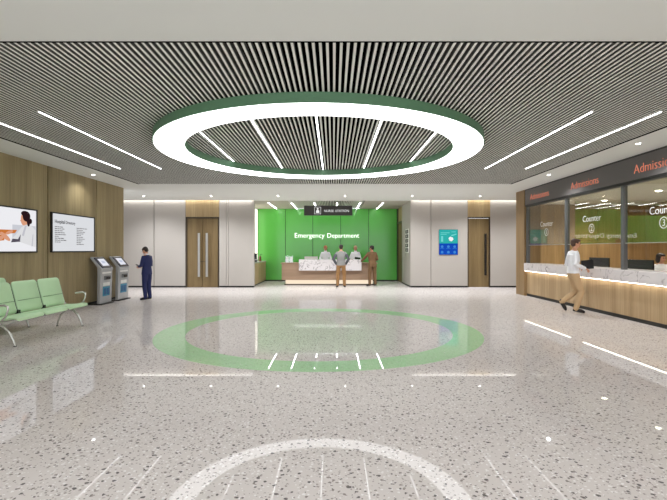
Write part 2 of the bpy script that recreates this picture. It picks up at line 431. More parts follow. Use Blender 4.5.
# doors in the far wall
def pull_bar(x, z0, z1, r, mat, par, flat=None):
    b = MB()
    if flat: b.box(x-flat/2, x+flat/2, -.07, -.045, z0, z1)
    else: b.tube([(x,-.06,z0),(x,-.06,z1)], r)
    for z in (z0+.1, z1-.1): b.box(x-.01, x+.01, -.06, .03, z-.01, z+.01)
    return b.build('door_handle', mat, par)
d1 = thing('door_1', (0, YB, 0), kind='structure', label='double walnut door with two tall pale pull handles')
X0, X1 = pxX(185.6, YB), pxX(219, YB); zt = 2.83
MB().box(X0, X1, .001, .1, zt+.051, 3.68).build('lintel_panel', M['woodlintel'], d1)
b = MB(); b.box(X0, X0+.05, .0, .1, 0, zt+.05); b.box(X1-.05, X1, .0, .1, 0, zt+.05); b.box(X0+.05, X1-.05, 0, .1, zt, zt+.05)
b.build('door_frame', M['darkmetal'], d1)
xm = (X0+X1)/2
for a, c in ((X0+.055, xm-.006), (xm+.006, X1-.055)):
    MB().box(a, c, .035, .09, .012, zt-.01).build('door_leaf', M['wooddoor'], d1, bevel=.004)
MB().box(X0+.05, X1-.05, .09, .12, 0, zt).build('shadow_gap', M['black'], d1)
for px in (199.3, 207.2): pull_bar(pxX(px, YB), .44, 2.22, .02, M['steel'], d1, flat=.085)
b = MB().box(pxX(199,YB), pxX(206.5,YB), .025, .036, 1.045, 1.065); b.build('latch_plate', M['darkmetal'], d1)
d2 = thing('door_2', (0, YB, 0), kind='structure', label='single walnut door with one tall dark pull handle')
X0, X1 = pxX(467.8, YB), pxX(490.2, YB)
MB().box(X0, X1, .001, .1, zt+.051, 3.68).build('lintel_panel', M['woodlintel'], d2)
b = MB(); b.box(X0, X0+.03, .0, .1, 0, zt+.05); b.box(X1-.04, X1, .0, .1, 0, zt+.05); b.box(X0+.03, X1-.04, 0, .1, zt, zt+.05)
b.build('door_frame', M['darkmetal'], d2)
MB().box(X0+.035, X1-.045, .035, .09, .012, zt-.01).build('door_leaf', M['wooddoor'], d2, bevel=.004)
pull_bar(pxX(485, YB), .5, 2.2, .03, M['blackgloss'], d2, flat=.09)

# alcove with the green wall
wg = thing('wall_green', (0, YG, 0), kind='structure', label='bright green glossy wall in five tall panels')
gj = [-3.72] + [pxX(p, YG) for p in (285.5, 312.8, 340.7, 368.7)] + [3.12]
for a, c in zip(gj, gj[1:]):
    MB().box(a+.012, c-.012, 0, .04, .06, Zc).build('glass_panel', M['green'], wg)
MB().box(-3.75, 3.2, .04, .12, 0, Zc).build('backing', M['greenjoint'], wg)
MB().box(-3.72, 3.12, .01, .04, 0, .055).build('skirting', M['black'], wg)
w = thing('wall_alcove_left', (-3.75, YB, 0), kind='structure', label='side wall of the green alcove with a glowing panel')
MB().box(-.1, 0, .2, 3.9, 0, Zc).build('wall_panel', M['white'], w)
MB().box(.001, .02, 1.6, 3.70, 1.05, Zc-.06).build('light_panel', M['sidelight'], w)
w = thing('wall_alcove_right', (3.14, YB, 0), kind='structure', label='pale side wall of the green alcove')
MB().box(0, .1, .1, 2.25, .07, Zc).build('wall_panel', M['wallpanel'], w)
MB().box(.01, .1, .1, 2.25, 0, .068).build('skirting', M['black'], w)
d3 = thing('door_3', (3.14, YB, 0), kind='structure', label='oak door in the side wall of the green alcove')
b = MB(); b.box(0, .1, 2.26, 2.33, 0, 2.88); b.box(0, .1, 3.62, 3.75, 0, Zc); b.box(0, .1, 2.33, 3.62, 2.8, 2.88)
b.build('door_frame', M['darkmetal'], d3)
MB().box(.03, .1, 2.33, 3.62, .01, 2.795).build('door_leaf', M['wooddoor'], d3)
MB().box(.03, .1, 2.26, 3.62, 2.885, Zc).build('lintel_panel', M['woodlintel'], d3)

# admission room on the right
wr = thing('wall_right', (XR, 0, 0), kind='structure', label='oak end panels and ceiling strip of the admission front')
MB().box(-.05, .5, 14.93, 15.6, 0, Zc).build('end_panel', M['woodend'], wr, bevel=.004)
w = thing('wall_right', (XR, 0, 0), kind='structure', label='oak wall before the admission counter')
MB().box(0, .3, -3.0, 4.99, 0, Zc).build('wall_panel', M['woodcounter'], w)
MB().box(XR+.02, XR+.12, 5.0, 14.92, 2.981, Zc+.1).build('trim_1', M['black'], kind='structure')
w = thing('wall_office', (0,0,0), kind='structure', label='oak clad walls of the room behind the admission glass')
for a, c in ((6.62, 7.7), (7.72, 8.85), (8.87, 10.48)):
    MB().box(a, c, 14.95, 15.0, 0, 3.06).build('wall_panel', M['woodinner'], w, bevel=.003)
for k in range(6):
    MB().box(10.5, 10.55, 4.9+k*1.7+.01, 4.9+(k+1)*1.7-.01, 0, 3.06).build('wall_panel', M['woodinner'], w, bevel=.003)
MB().box(6.75, 10.6, 4.85, 4.9, 0, 3.06).build('near_panel', M['woodinner'], w)
b = MB(); b.box(6.58, 10.6, 4.9, 15.0, 3.07, 3.12)
o = b.build('ceiling_office', M['white'], kind='structure')
MB().box(10.56, 10.62, 4.85, 15.1, 0, 3.1).build('backing', M['darkgroove'], w)
b = MB(); b.box(8.9, 9.0, YB-3.1, YB, 0, Zc); b.build('wall_corridor', M['wallpanel'], kind='structure')

# ------------------------------------------------------------------ ceiling lights
ring = thing('ring_light', (RCX, RCY, Zc), label='huge round hanging ring light with green rim over the middle of the hall', cat='ceiling light')
MB().annulus((0,0), RI-.0, RO, -.14, -.002, 160, (0,0,0,0)).build('rim', M['ringgreen'], ring)
MB().annulus((0,0), RI+.012, RO-.012, -.152, -.141, 160).build('diffuser', M['ringlight'], ring)
def line_light(x, y0, y1, z, label, group, wd=.011):
    t = thing('linear_light', (x, y0, z), label=label, cat='ceiling light', group=group)
    ln = y1-y0
    MB().box(-wd-.005, wd+.005, 0, ln, -.003, .03).build('housing', M['slat'], t)
    MB().box(-wd, wd, .02, ln-.02, -.008, -.0035).build('diffuser', M['linebright' if wd > .015 else 'linelight'], t)
    return t
words = {-5:'outermost long line light left of the ring light', -4:'long line light just left of the ring light',
         4:'long line light just right of the ring light', 5:'outermost long line light right of the ring light, beside the admission sign'}
for o_, s_ in words.items(): line_light(RCX + o_, 6.42, 11.0, Zc-.004, s_, 'line lights in the slatted ceiling')
inner = {-2:'leftmost of the five line lights inside the ring light', -1:'second line light from the left inside the ring light',
         0:'middle one of the five line lights inside the ring light', 1:'fourth line light from the left inside the ring light', 2:'rightmost of the five line lights inside the ring light'}
for o_, s_ in inner.items():
    hh = math.sqrt(RI**2 - o_**2) - .04
    line_light(RCX + o_, RCY-hh, RCY+hh, Zc-.004, s_, 'line lights inside the ring light')
al = ['leftmost short line light in the ceiling before the green wall', 'second short line light from the left before the green wall',
      'third short line light from the left, partly behind the hanging black sign', 'fourth short line light from the left, partly behind the hanging black sign',
      'fifth short line light from the left before the green wall', 'rightmost short line light in the ceiling before the green wall']
for k in range(6): line_light(-2.78 + .98*k, 19.0, 21.75, Zc-.004, al[k], 'short line lights of the alcove', .02)

lamps = []
def downlight(x, y, label, on=True, z=Zc):
    t = thing('downlight', (x, y, z), label=label, cat='downlight', group='small round downlights in the soffit')
    MB().annulus((0,0), .042, .058, -.008, -.0005, 32).build('trim_ring', M['white'], t)
    MB().disc((0,0,-.004), .041, .0035).build('lens', M['downlight'], t)
    lamps.append((x, y, z))
fx = [-7.07, -4.57, -2.07, .43, 2.93, 5.46]
nm = ['leftmost', 'second from the left', 'third from the left', 'fourth from the left', 'fifth from the left', 'rightmost']
for x, s_ in zip(fx, nm): downlight(x, 16.6, 'tiny round downlight, %s in the row before the far wall' % s_)
downlight(-6.42, 11.9, 'tiny round downlight in the left soffit above the directory board')
downlight(5.75, 11.9, 'tiny round downlight in the right soffit beside the middle admission sign lettering')
downlight(5.75, 8.4, 'tiny round downlight in the right soffit above the nearest admission sign lettering')

# ------------------------------------------------------------------ admission counter
ct = thing('admission_counter', (XR, 5.0, 0), label='long oak counter with white marble top and glowing edge under the admission sign', cat='counter')
LN = 9.92
edges = [0, 1.6, 3.2, 4.7, 6.3, 7.9, 9.92]
for a, c in zip(edges, edges[1:]):
    MB().box(.03, .07, a+.005, c-.005, .085, .80).build('front_panel', M['woodcounter'], ct, bevel=.003)
MB().box(.07, .25, 0, LN, 0.0, .84).build('carcass', M['darkgroove'], ct)
MB().box(.04, .069, 0, LN, 0, .08).build('plinth', M['black'], ct)
MB().prism([(-.07,.84),(.55,.84),(.55,1.10),(-.07,1.10)], 0, LN, 'Y').build('marble_top', M['marble'], ct, bevel=.008)
MB().box(-.045, -.005, .02, LN-.02, .825, .8395).build('light_strip', M['warmstrip'], ct)
o = MB().box(7.02, 7.75, 5.2, 14.9, .72, .76).build('worktop', M['white'])
for y in (5.4, 7.5, 9.6, 11.7, 13.8, 14.7): MB().box(7.05, 7.72, y-.02, y+.02, 0, .72).build('support_panel', M['white'], o)
tag(o, 'white inner worktop behind the long marble admission counter', 'desk')
# glass front
gf = thing('counter_glazing', (XR, 5.0, 1.10), label='glass screen with grey posts standing on the admission counter', cat='glass screen')
posts = [0.0, 2.5, 4.95, 7.38, 9.86]
for y in posts: MB().box(.0, .10, y-.045, y+.045, .001, 1.865).build('post', M['mullion'], gf, bevel=.004)
for a, c in zip(posts, posts[1:]):
    MB().box(.045, .055, a+.05, c-.05, .6, 1.86).build('glass_pane', M['glass'], gf)
    MB().box(.042, .058, a+.05, c-.05, .585, .598).build('edge_rail', M['steel'], gf)
MB().box(.0, .10, .0, 9.9, 1.866, 1.879).build('head_rail', M['mullion'], gf)
# counter numbers on the glass
for k, (yc, s_) in enumerate(((13.57, '1'), (11.2, '2'), (8.75, '3'))):
    near = ('farthest', 'middle', 'nearest')[k]
    t = text('counter_lettering', 'Counter', M['glasstext'], (XR+.043, yc, 2.26), 'left', width=.78, depth=.002, bold=-.01)
    tag(t, 'white lettering Counter over number %s on the %s admission glass pane' % (s_, near), 'lettering', 'counter numbers on the glass')
    b = MB()
    seg = 40
    for q in range(seg):
        a0, a1 = 2*PI*q/seg, 2*PI*(q+1)/seg
        pts = [(-.115*math.cos(a0), .115*math.sin(a0)), (-.115*math.cos(a1), .115*math.sin(a1)), (-.103*math.cos(a1), .103*math.sin(a1)), (-.103*math.cos(a0), .103*math.sin(a0))]
        b.prism([(p[0], p[1]-.18) for p in pts], -.001, .001, 'X')
    b.build('number_ring', M['glasstext'], t)
    text('number', s_, M['glasstext'], (0, 0, -.245), 'left', height=.13, depth=.002, parent=t)
# sign band
sg = thing('admission_sign', (XR-.05, 5.0, 2.98), label='long grey sign band with black frame above the admission counter', cat='sign')
MB().box(.012, .06, 0, 9.90, .0, .57).build('frame', M['black'], sg)
MB().box(0, .012, .02, 9.84, .055, .53).build('face_panel', M['signgrey'], sg)
for y in (13.85, 11.37, 8.85, 6.4):
    t = text('lettering', 'Admissions', M['coral'], (-.001, y-5.0, .175), 'left', width=1.25, depth=.012, parent=sg, bold=-.012)

# monitors behind the counter
def monitor(x, y, rz, w, h, z, label):
    t = thing('computer_monitor', (x, y, z), rz, label=label, cat='monitor', group='monitors behind the admission counter')
    b = MB().box(-.02, .02, -w/2, w/2, .19, .19+h); b.build('casing', M['blackgloss'], t, bevel=.008)
    MB().box(.0202, .022, -w/2+.015, w/2-.015, .205, .175+h).build('display', M['screengrey'], t)
    MB().box(-.045, -.021, -.03, .03, .02, .32).build('stand', M['blackgloss'], t)
    MB().prism([(-.12,-.12),(.10,-.12),(.10,.12),(-.12,.12)], 0, .015, 'Z').build('foot', M['blackgloss'], t, bevel=.004)
monitor(7.2, 12.06, 0, .88, .38, .76, 'black monitor seen from behind, left of the grey glazing post')
monitor(7.2, 10.45, 0.0, .88, .36, .76, 'black monitor seen from behind, beside the seated dark haired clerk')

# ------------------------------------------------------------------ nurse desk in the alcove
nd = thing('nurse_desk', (0, 19.4, 0), label='wide brown reception desk with raised marble front before the green wall', cat='desk')
MB().box(-2.26, 1.88, 0, .06, .22, .93).build('front_panel', M['wooddesk'], nd, bevel=.006)
for a, c in ((-2.26, -2.2), (1.82, 1.88)): MB().box(a, c, .061, .8, .22, .93).build('side_panel', M['wooddesk'], nd)
MB().box(-2.30, 1.92, -.02, .85, .93, .975).build('desk_top', M['wooddesk'], nd, bevel=.006)
MB().prism([(-1.50,.635),(1.21,.635),(1.21,1.115),(-1.50,1.115)], -.16, -.03, 'Y').build('marble_front', M['marble'], nd, bevel=.008)
MB().box(-1.50, 1.21, -.029, .25, 1.075, 1.115).build('marble_ledge', M['marble'], nd)
MB().box(-2.1, 1.72, .10, .14, .045, .219).build('plinth_light', M['plinthlight'], nd)
MB().box(-2.15, 1.77, .08, .75, 0, .044).build('plinth', M['darkmetal'], nd)
t = thing('brochure_holder', (-1.95, 19.62, .975), label='clear acrylic brochure holder on the left end of the reception desk', cat='brochure holder')
b = MB(); b.box(-.17, .17, .0, .006, 0, .30); b.box(-.17, .17, -.09, -.084, 0, .16); b.box(-.17, .17, -.084, 0, 0, .006); b.box(-.17, -.164, -.084, 0, .006, .16); b.box(.164, .17, -.084, 0, .006, .16); b.box(-.003,.003,-.084,0,.006,.16)
b.build('tray', M['clear'], t)
for x in (-.085, .085): MB().box(x-.06, x+.06, -.05, -.03, .007, .24).build('leaflet', M['paper'], t)
t = thing('desk_screen', (-1.0, 19.95, .975), label='low pale monitor behind the marble front of the reception desk', cat='monitor')
MB().box(-.3, .3, -.01, .02, .08, .26).build('casing', M['white'], t, bevel=.005)
MB().box(-.12, .12, -.07, .1, 0, .012).build('foot', M['white'], t); MB().box(-.02, .02, -.01, .02, .012, .08).build('stand', M['white'], t)
# low cabinet on the left of the alcove
cb = thing('side_cabinet', (-3.74, 18.4, 0), label='low oak cabinet along the left side of the green alcove', cat='cabinet')
MB().box(0, .40, 0, 3.45, .06, .96).build('carcass', M['wooddesk'], cb)
for k in range(3): MB().box(.401, .42, k*1.15+.01, (k+1)*1.15-.01, .065, .95).build('cabinet_door', M['woodcounter'], cb)
MB().box(0, .43, -.01, 3.46, .96, 1.0).build('cabinet_top', M['marble'], cb); MB().box(.0, .38, .02, 3.44, 0, .06).build('plinth', M['black'], cb)
def bottle(x, y, z, mat, label, s=1):
    t = thing('pump_bottle', (x, y, z), .4, label=label, cat='bottle')
    prof = [(.036,0),(.038,.01),(.038,.12),(.03,.14),(.014,.15),(.014,.165)]
    MB().loft([[(r*s*math.cos(2*PI*k/20), r*s*math.sin(2*PI*k/20), zz*s) for k in range(20)] for r, zz in prof]).build('flask', mat, t, smooth=True)
    MB().tube([(0,0,.166*s),(0,0,.205*s),(.05*s,0,.21*s),(.06*s,0,.195*s)], .007*s, 10).build('pump', M['blackgloss'], t)
bottle(-3.42, 19.55, 1.0, M['greydark'], 'dark pump bottle standing on the low cabinet beside the glowing side wall', 1.7)
bottle(-3.40, 20.6, 1.0, plain('amber plastic', rgb(120, 84, 52), .3), 'brown pump bottle standing farther back on the low cabinet', 1.6)
t = thing('hand_sanitizer_dispenser', (-3.235, 18.26, 1.15), label='small dark dispenser fixed to the wall edge left of the green alcove', cat='dispenser')
MB().box(0, .09, -.05, .05, 0, .24).build('case', M['blackgloss'], t, bevel=.015); MB().box(.02, .07, -.03, .03, -.03, -.001).build('nozzle', M['steel'], t)
# hanging sign
hs = thing('hanging_sign', (-.22, 18.6, 2.97), label='black hanging NURSE STATION sign with white icon before the green wall', cat='sign')
MB().box(-1.01, 1.01, -.04, .04, 0, .41).build('panel', M['signblack'], hs, bevel=.004)
for x in (-.75, .75): MB().tube([(x,0,.41),(x,0,.58)], .008, 10).build('suspension_rod', M['steel'], hs)
text('word', 'NURSE', M['signletter'], (.03, -.043, .145), 'cam', width=.40, depth=.005, parent=hs, bold=0)
text('word', 'STATION', M['signletter'], (.58, -.043, .145), 'cam', width=.56, depth=.005, parent=hs, bold=0)
b = MB()
for x0,x1,z0,z1 in ((-.575,-.305,.34,.353),(-.575,-.305,.057,.07),(-.575,-.562,.07,.34),(-.318,-.305,.07,.34)): b.box(x0,x1,-.046,-.041,z0,z1)
b.build('icon_frame', M['signletter'], hs)
b = MB()
b.prism([(-.44+.038*math.cos(a*PI/10), .275+.038*math.sin(a*PI/10)) for a in range(20)], -.046, -.041, 'Y')
b.prism([(-.51,.105),(-.37,.105),(-.375,.19),(-.40,.225),(-.48,.225),(-.505,.19)], -.046, -.041, 'Y')
b.build('nurse_icon', M['signletter'], hs)
t = thing('wall_lettering', (-.32, YG-.012, 2.13), label='large white Emergency Department lettering on the green wall', cat='lettering')
text('word', 'Emergency', M['lettering'], (-.85, 0, 0), 'cam', width=1.46, depth=.02, parent=t)
text('word', 'Department', M['lettering'], (.80, 0, 0), 'cam', width=1.56, depth=.02, parent=t)

# teal and blue display on the right far wall
x0, x1 = pxX(439, YB), pxX(457.6, YB); z0, z1 = 1.34, 2.36
ds = thing('information_display', (x0, YB-.03, z0), label='upright teal and blue information display beside the single door', cat='display')
W = x1-x0; HH = z1-z0
MB().box(-.01, W+.01, .004, .03, -.01, HH+.01).build('casing', M['mullion'], ds)
MB().box(0, W, 0, .003, .45*HH, HH).build('upper_picture', M['teal'], ds)
MB().box(0, W, 0, .003, 0, .449*HH).build('lower_grid', M['blue'], ds)
b = MB()
b.box(.06, .42, -.003, 0, .86*HH, .885*HH); b.box(.06, .30, -.003, 0, .80*HH, .82*HH); b.box(.5, .68, -.003, 0, .9*HH, .92*HH)
b.box(.08, .16, -.003, 0, .52*HH, .74*HH)
b.prism([(.48,.78*HH),(.70,.84*HH),(.70,.80*HH),(.50,.74*HH)], -.003, 0, 'Y')
b.build('picture_lines', M['teal2'], ds)
b = MB(); b.prism([(.38,.66*HH),(.45,.72*HH),(.56,.68*HH),(.58,.60*HH),(.50,.53*HH),(.42,.56*HH)], -.004, 0, 'Y')
b.build('picture_figure', M['dispwhite'], ds)
for i in range(3):
    for j in range(2):
        cx_, cz_ = .12+i*.255, (.10+j*.22)*HH
        b = MB(); seg = 16
        b.prism([(cx_+.055*math.cos(2*PI*k/seg), cz_+.055*math.sin(2*PI*k/seg)) for k in range(seg)], -.003, 0, 'Y')
        b.box(cx_-.085, cx_+.085, -.003, 0, cz_-.085, cz_-.072)
        b.build('icon', M['blue2'], ds)
# pictogram strip on the alcove side wall
ps = thing('pictogram_sign', (3.138, 18.95, 1.42), label='upright strip of black square pictograms on the pale side wall of the alcove', cat='sign')
MB().box(-.012, 0, -.40, .40, 0, 1.0).build('plate', M['white'], ps)
for k in range(5):
    b = MB().box(-.018, -.0125, -.34, .34, .03+k*.195, .185+k*.195); q = b.build('pictogram', M['ink'], ps)
    b = MB()
    zc = .107+k*.195
    if k % 2: b.box(-.021, -.0182, -.09, .09, zc-.015, zc+.015); b.box(-.021, -.0182, -.03, .03, zc-.05, zc+.05)
    else: b.box(-.021, -.0182, -.03, .03, zc-.055, zc+.02); b.box(-.021, -.0182, -.02, .02, zc+.03, zc+.06); b.box(-.021,-.0182,-.1,-.05,zc-.04,zc+.04)
    b.build('pictogram_mark', M['white'], q)

# ------------------------------------------------------------------ boards on the left wall
bd = thing('directory_board', (XL, 10.72, 1.48), label='white directory board with black heading on the olive wood wall', cat='sign board')
BW, BH = 1.93, .98
b = MB(); 
for y0,y1,z0,z1 in ((0,.03,0,BH),(BW-.03,BW,0,BH),(.03,BW-.03,0,.03),(.03,BW-.03,BH-.03,BH)): b.box(.001,.05,y0,y1,z0,z1)
b.build('frame', M['black'], bd)
MB().box(.001, .035, .03, BW-.03, .03, BH-.03).build('face_panel', M['board'], bd)
hg = thing('heading', (.037, .13, .72)); hg.parent = bd
text('heading_word', 'Hospital', M['ink'], (0, 0, 0), 'right', width=.40, depth=.002, parent=hg, bold=.015, align='LEFT')
text('heading_word', 'Directory', M['ink'], (0, .44, 0), 'right', width=.42, depth=.002, parent=hg, bold=.015, align='LEFT')
rnd = random.Random(3)
for c0, rows in ((.13, 9), (1.05, 10)):
    b = MB()
    for r in range(rows):
        z = .62 - r*.047; x = c0
        for q in range(rnd.choice((2,3,3,4))):
            w_ = rnd.uniform(.05,.13); b.box(.0352, .037, x, x+w_, z, z+.02); x += w_+.02
    b.build('directory_lines', M['inkpale'], bd)
# picture
pc = thing('wall_picture', (XL, 8.27, 1.48), label='framed photograph of a woman in white in profile on the olive wood wall', cat='picture')
b = MB()
for y0,y1,z0,z1 in ((0,.03,0,BH),(BW-.03,BW,0,BH),(.03,BW-.03,0,.03),(.03,BW-.03,BH-.03,BH)): b.box(.001,.05,y0,y1,z0,z1)
b.build('frame', M['black'], pc)
pm = [emit('picture white', rgb(238,238,242), .98), emit('picture grey', rgb(206,208,216), .95), emit('picture coat', rgb(226,226,228), .95), emit('picture skin', rgb(222,160,128), .95),
      emit('picture hair', rgb(44,26,30), .9), emit('picture orange', rgb(204,120,56), .95), emit('picture dark', rgb(90,84,96), .9), emit('picture fold', rgb(196,196,204), .95)]
def P(mi, pts, lay): pb.prism([(a, c) for a, c in pts], .034+.0006*lay, .0342+.0006*lay+.0004, 'X', mi)
pb = MB()
pb.box(.001, .034, .031, 1.991, .03, BH-.03, 0)
def E(mi, cy, cz, ry, rz, lay, seg=22, rot=0):
    P(mi, [(cy + ry*math.cos(t)*math.cos(rot) - rz*math.sin(t)*math.sin(rot), cz + ry*math.cos(t)*math.sin(rot) + rz*math.sin(t)*math.cos(rot)) for t in [2*PI*k/seg for k in range(seg)]], lay)
P(1, [(.03,.5),(.82,.5),(.82,.95),(.03,.95)], 1)
P(6, [(.72,.55),(.80,.52),(.80,.94),(.72,.94)], 2)
P(0, [(.84,.45),(1.15,.45),(1.15,.95),(.84,.95)], 2)
P(1, [(1.2,.3),(1.97,.3),(1.97,.6),(1.2,.6)], 2)
# coat
P(2, [(1.17,.10),(1.97,.10),(1.97,.50),(1.86,.58),(1.72,.63),(1.60,.62),(1.48,.55),(1.30,.38),(1.17,.30)], 3)
P(7, [(1.60,.60),(1.66,.60),(1.56,.36),(1.50,.38)], 4)
P(7, [(1.86,.40),(1.89,.42),(1.86,.12),(1.82,.12)], 4)
P(3, [(1.54,.60),(1.67,.62),(1.70,.74),(1.56,.74)], 4)
E(3, 1.56, .73, .10, .135, 5)
P(3, [(1.48,.73),(1.435,.69),(1.49,.68)], 5)
E(4, 1.65, .80, .13, .115, 6); E(4, 1.60, .86, .13, .06, 6); E(4, 1.72, .70, .06, .12, 6); E(4, 1.79, .70, .05, .06, 6)
# white desk, hands, clipboard
P(0, [(.03,.03),(1.97,.03),(1.97,.12),(1.3,.26),(.03,.30)], 4)
P(5, [(.55,.36),(1.28,.42),(1.34,.49),(.8,.48)], 7); P(5, [(.30,.20),(.95,.26),(.98,.38),(.34,.36)], 7)
E(3, .98, .34, .17, .05, 8, rot=-.5); E(3, 1.10, .43, .12, .035, 8, rot=.3); E(3, .8, .28, .14, .05, 8, rot=.4)
P(6, [(1.15,.22),(1.45,.24),(1.42,.29),(1.2,.30)], 7); P(6, [(1.36,.28),(1.46,.40),(1.44,.28)], 7)
for v in pb.bm.verts: v.co.y = .03 + (v.co.y - .03) * (BW-.06)/1.96
pb.build('printed_picture', pm, pc)

# ------------------------------------------------------------------ check-in kiosks
def kiosk(y0, y1, label):
    t = thing('check_in_kiosk', (-6.80, y0, 0), label=label, cat='kiosk', group='two self service kiosks')
    w = y1 - y0
    prof = [(.21,.03),(.30,.03),(.33,.95),(.355,.98),(.35,1.01),(.07,1.335),(.04,1.34),(.02,1.31),(.23,1.04)]
    MB().prism(prof, 0, w, 'Y').build('body', M['kiosk'], t, bevel=.012)
    MB().box(-.005, .36, -.03, w+.05, 0, .028).build('base_plate', M['black'], t, bevel=.004)
    # sloped head: frame of the slope
    a = Vector((.35, 0, 1.01)); c = Vector((.07, 0, 1.335)); u = (c-a).normalized(); n = Vector((-u.z, 0, u.x)); n = n if n.x > 0 else -n
    def slab(u0, u1, m0, m1, h0, h1):
        b = MB(); L_ = (c-a).length
        p = lambda s_, h: a + u*(s_*L_) + n*h
        b.prism([(p(u0,h0).x,p(u0,h0).z),(p(u1,h0).x,p(u1,h0).z),(p(u1,h1).x,p(u1,h1).z),(p(u0,h1).x,p(u0,h1).z)], m0*w, m1*w, 'Y')
        return b
    bz = slab(.04, .93, .08, .94, .001, .02).build('screen_bezel', M['kioskbezel'], t, bevel=.005)
    slab(.20, .80, .24, .78, .0205, .023).build('touch_screen', M['screen'], t)
    slab(.42, .60, .38, .64, .0235, .0245).build('screen_notice', M['screengrey'], t)
    def face(y0_, y1_, z0_, z1_, th, name, m_, par=t):
        b = MB(); f = lambda z: .30 + .03*(z-.03)/.92
        b.prism([(f(z0_)+.001,z0_),(f(z1_)+.001,z1_),(f(z1_)+th,z1_),(f(z0_)+th,z0_)], y0_*w, y1_*w, 'Y')
        return b.build(name, m_, par)
    face(.12, .88, .865, .915, .006, 'light_bar', M['paper'])
    rd = face(.28, .82, .69, .80, .012, 'card_reader', M['mullion'])
    face(.45, .75, .70, .765, .035, 'reader_slot', M['blackgloss'], rd)
    face(.22, .78, .52, .615, .006, 'notice', M['paper'])
    lf = face(.20, .80, .23, .50, .006, 'poster', M['leaflet'])
    for q in range(2):
        b = MB(); yy = (.27+.26*q)*w; b.box(.3285, .336, yy, yy+.19*w, .27, .45); bb = b.build('poster_block', M['leaflet2'], lf)
        for v in bb.data.vertices: v.co.x = v.co.x - .006 + .03*(v.co.z-.45)/.92
    return t
kiosk(12.38, 13.03, 'silver check-in kiosk nearer the green chairs')
kiosk(13.42, 14.08, 'silver check-in kiosk nearer the man in the navy suit')

# ------------------------------------------------------------------ waiting benches
def shell(y0, y1, prof, th, rr=.05, nseg=10):
    """curved pad: prof = (x,z) centre line, rounded ends along the profile"""
    b = MB(); pts = [Vector((p[0], 0, p[1])) for p in prof]
    # resample with Catmull-Rom
    out = []
    for i in range(len(pts)-1):
        p0 = pts[max(i-1,0)]; p1 = pts[i]; p2 = pts[i+1]; p3 = pts[min(i+2,len(pts)-1)]
        for k in range(6):
            t = k/6; out.append(.5*((2*p1)+(-p0+p2)*t+(2*p0-5*p1+4*p2-p3)*t*t+(-p0+3*p1-3*p2+p3)*t**3))
    out.append(pts[-1])
    rings = []; n_ = len(out)
    ln = [0]
    for i in range(1, n_): ln.append(ln[-1] + (out[i]-out[i-1]).length)
    for i, p in enumerate(out):
        d = (out[min(i+1,n_-1)] - out[max(i-1,0)]).normalized(); nn = Vector((-d.z, 0, d.x))
        e = min(ln[i], ln[-1]-ln[i]); ins = 0
        if e < rr: ins = rr - math.sqrt(max(0, rr*rr - (rr-e)**2))
        tt = th * (.35 + .65*min(1, e/(.03))) / 2
        ya, yb = y0+ins, y1-ins; r_ = min(tt, .012)
        ring = []
        for (yy, hh) in ((ya, -tt*.4), (ya+r_, -tt), (yb-r_, -tt), (yb, -tt*.4), (yb, tt*.4), (yb-r_, tt), ((ya+yb)/2, tt*1.1), (ya+r_, tt), (ya, tt*.4)):
            q = p + nn*hh; ring.append((q.x, yy, q.z))
        rings.append(ring)
    return b.loft(rings)
def bench(x, y, label):
    t = thing('waiting_bench', (x, y, 0), label=label, cat='bench', group='green waiting benches')
    pitch = .685; w = .655
    for k in range(3):
        y0 = k*pitch; y1 = y0+w
        shell(y0, y1, [(.15,.435),(.22,.425),(.38,.432),(.52,.452),(.585,.44),(.60,.405)], .035, .04).build('seat', M['seat'], t, smooth=True)
        bk = shell(y0, y1, [(.135,.445),(.09,.58),(.045,.76),(.0,.93),(-.015,.985)], .032, .07).build('backrest', M['seat'], t, smooth=True)
        b = MB(); b.tube([(.077+.02,y0+.03,.655),(.077+.02,y1-.03,.655)], .004, 8); b.build('seam', M['seatdark'], bk)
        # side frame of each seat
    for k in range(4):
        yy = k*pitch - .015 if k else -.012
        yy = min(yy, 3*pitch-.03+.012)
        b = MB(); b.tube([(-.02,yy,.955),(.045,yy,.74),(.09,yy,.56),(.13,yy,.44),(.17,yy,.405),(.38,yy,.405),(.56,yy,.425)], .011, 10)
        b.build('side_frame', M['greydark'] if 0 < k < 3 else M['chairmetal'], t, smooth=True)
    for k in (1, 2):
        MB().box(.10, .155, k*pitch-.05, k*pitch+.02, .43, .50).build('bracket', M['blackgloss'], t, bevel=.005)
    MB().box(.24, .32, .0, 3*pitch-.03, .33, .385).build('beam', M['chairmetal'], t, bevel=.01)
    for k in range(3):
        b = MB(); b.box(.2, .42, k*pitch+.22, k*pitch+.42, .386, .402); b.build('seat_mount', M['chairmetal'], t)
    for yy in (.03, 3*pitch-.12):
        b = MB()
        b.tube([(.28,yy,.34),(.35,yy,.325),(.44,yy,.24),(.51,yy,.10),(.54,yy,.015)], [.024,.022,.018,.016,.015], 12)
        b.tube([(.28,yy,.34),(.20,yy,.325),(.11,yy,.24),(.05,yy,.10),(.03,yy,.015)], [.024,.022,.018,.016,.015], 12)
        lg = b.build('leg', M['chairmetal'], t, smooth=True)
        for xx in (.54, .03): MB().disc((xx,yy,0), .022, .014).build('foot_pad', M['blackgloss'], lg)
    for yy in (-.12, 3*pitch+.0):
        b = MB(); b.tube([(.20,yy,.40),(.42,yy,.42),(.50,yy,.50),(.535,yy,.60),(.53,yy,.655),(.48,yy,.675),(.40,yy,.67),(.33,yy,.66)], [.013,.014,.014,.015,.017,.018,.018,.015], 12)
        b.box(.26,.30, min(yy,.0) if yy < 1 else 3*pitch-.06, max(yy,.02), .385, .405)
        b.build('armrest', M['chairmetal'], t, smooth=True)
    return t
bench(-5.62, 7.07, 'row of three green seats with pale metal legs and armrests on the left')
bench(-6.62, 6.95, 'second row of green seats against the wood wall, behind the front row')

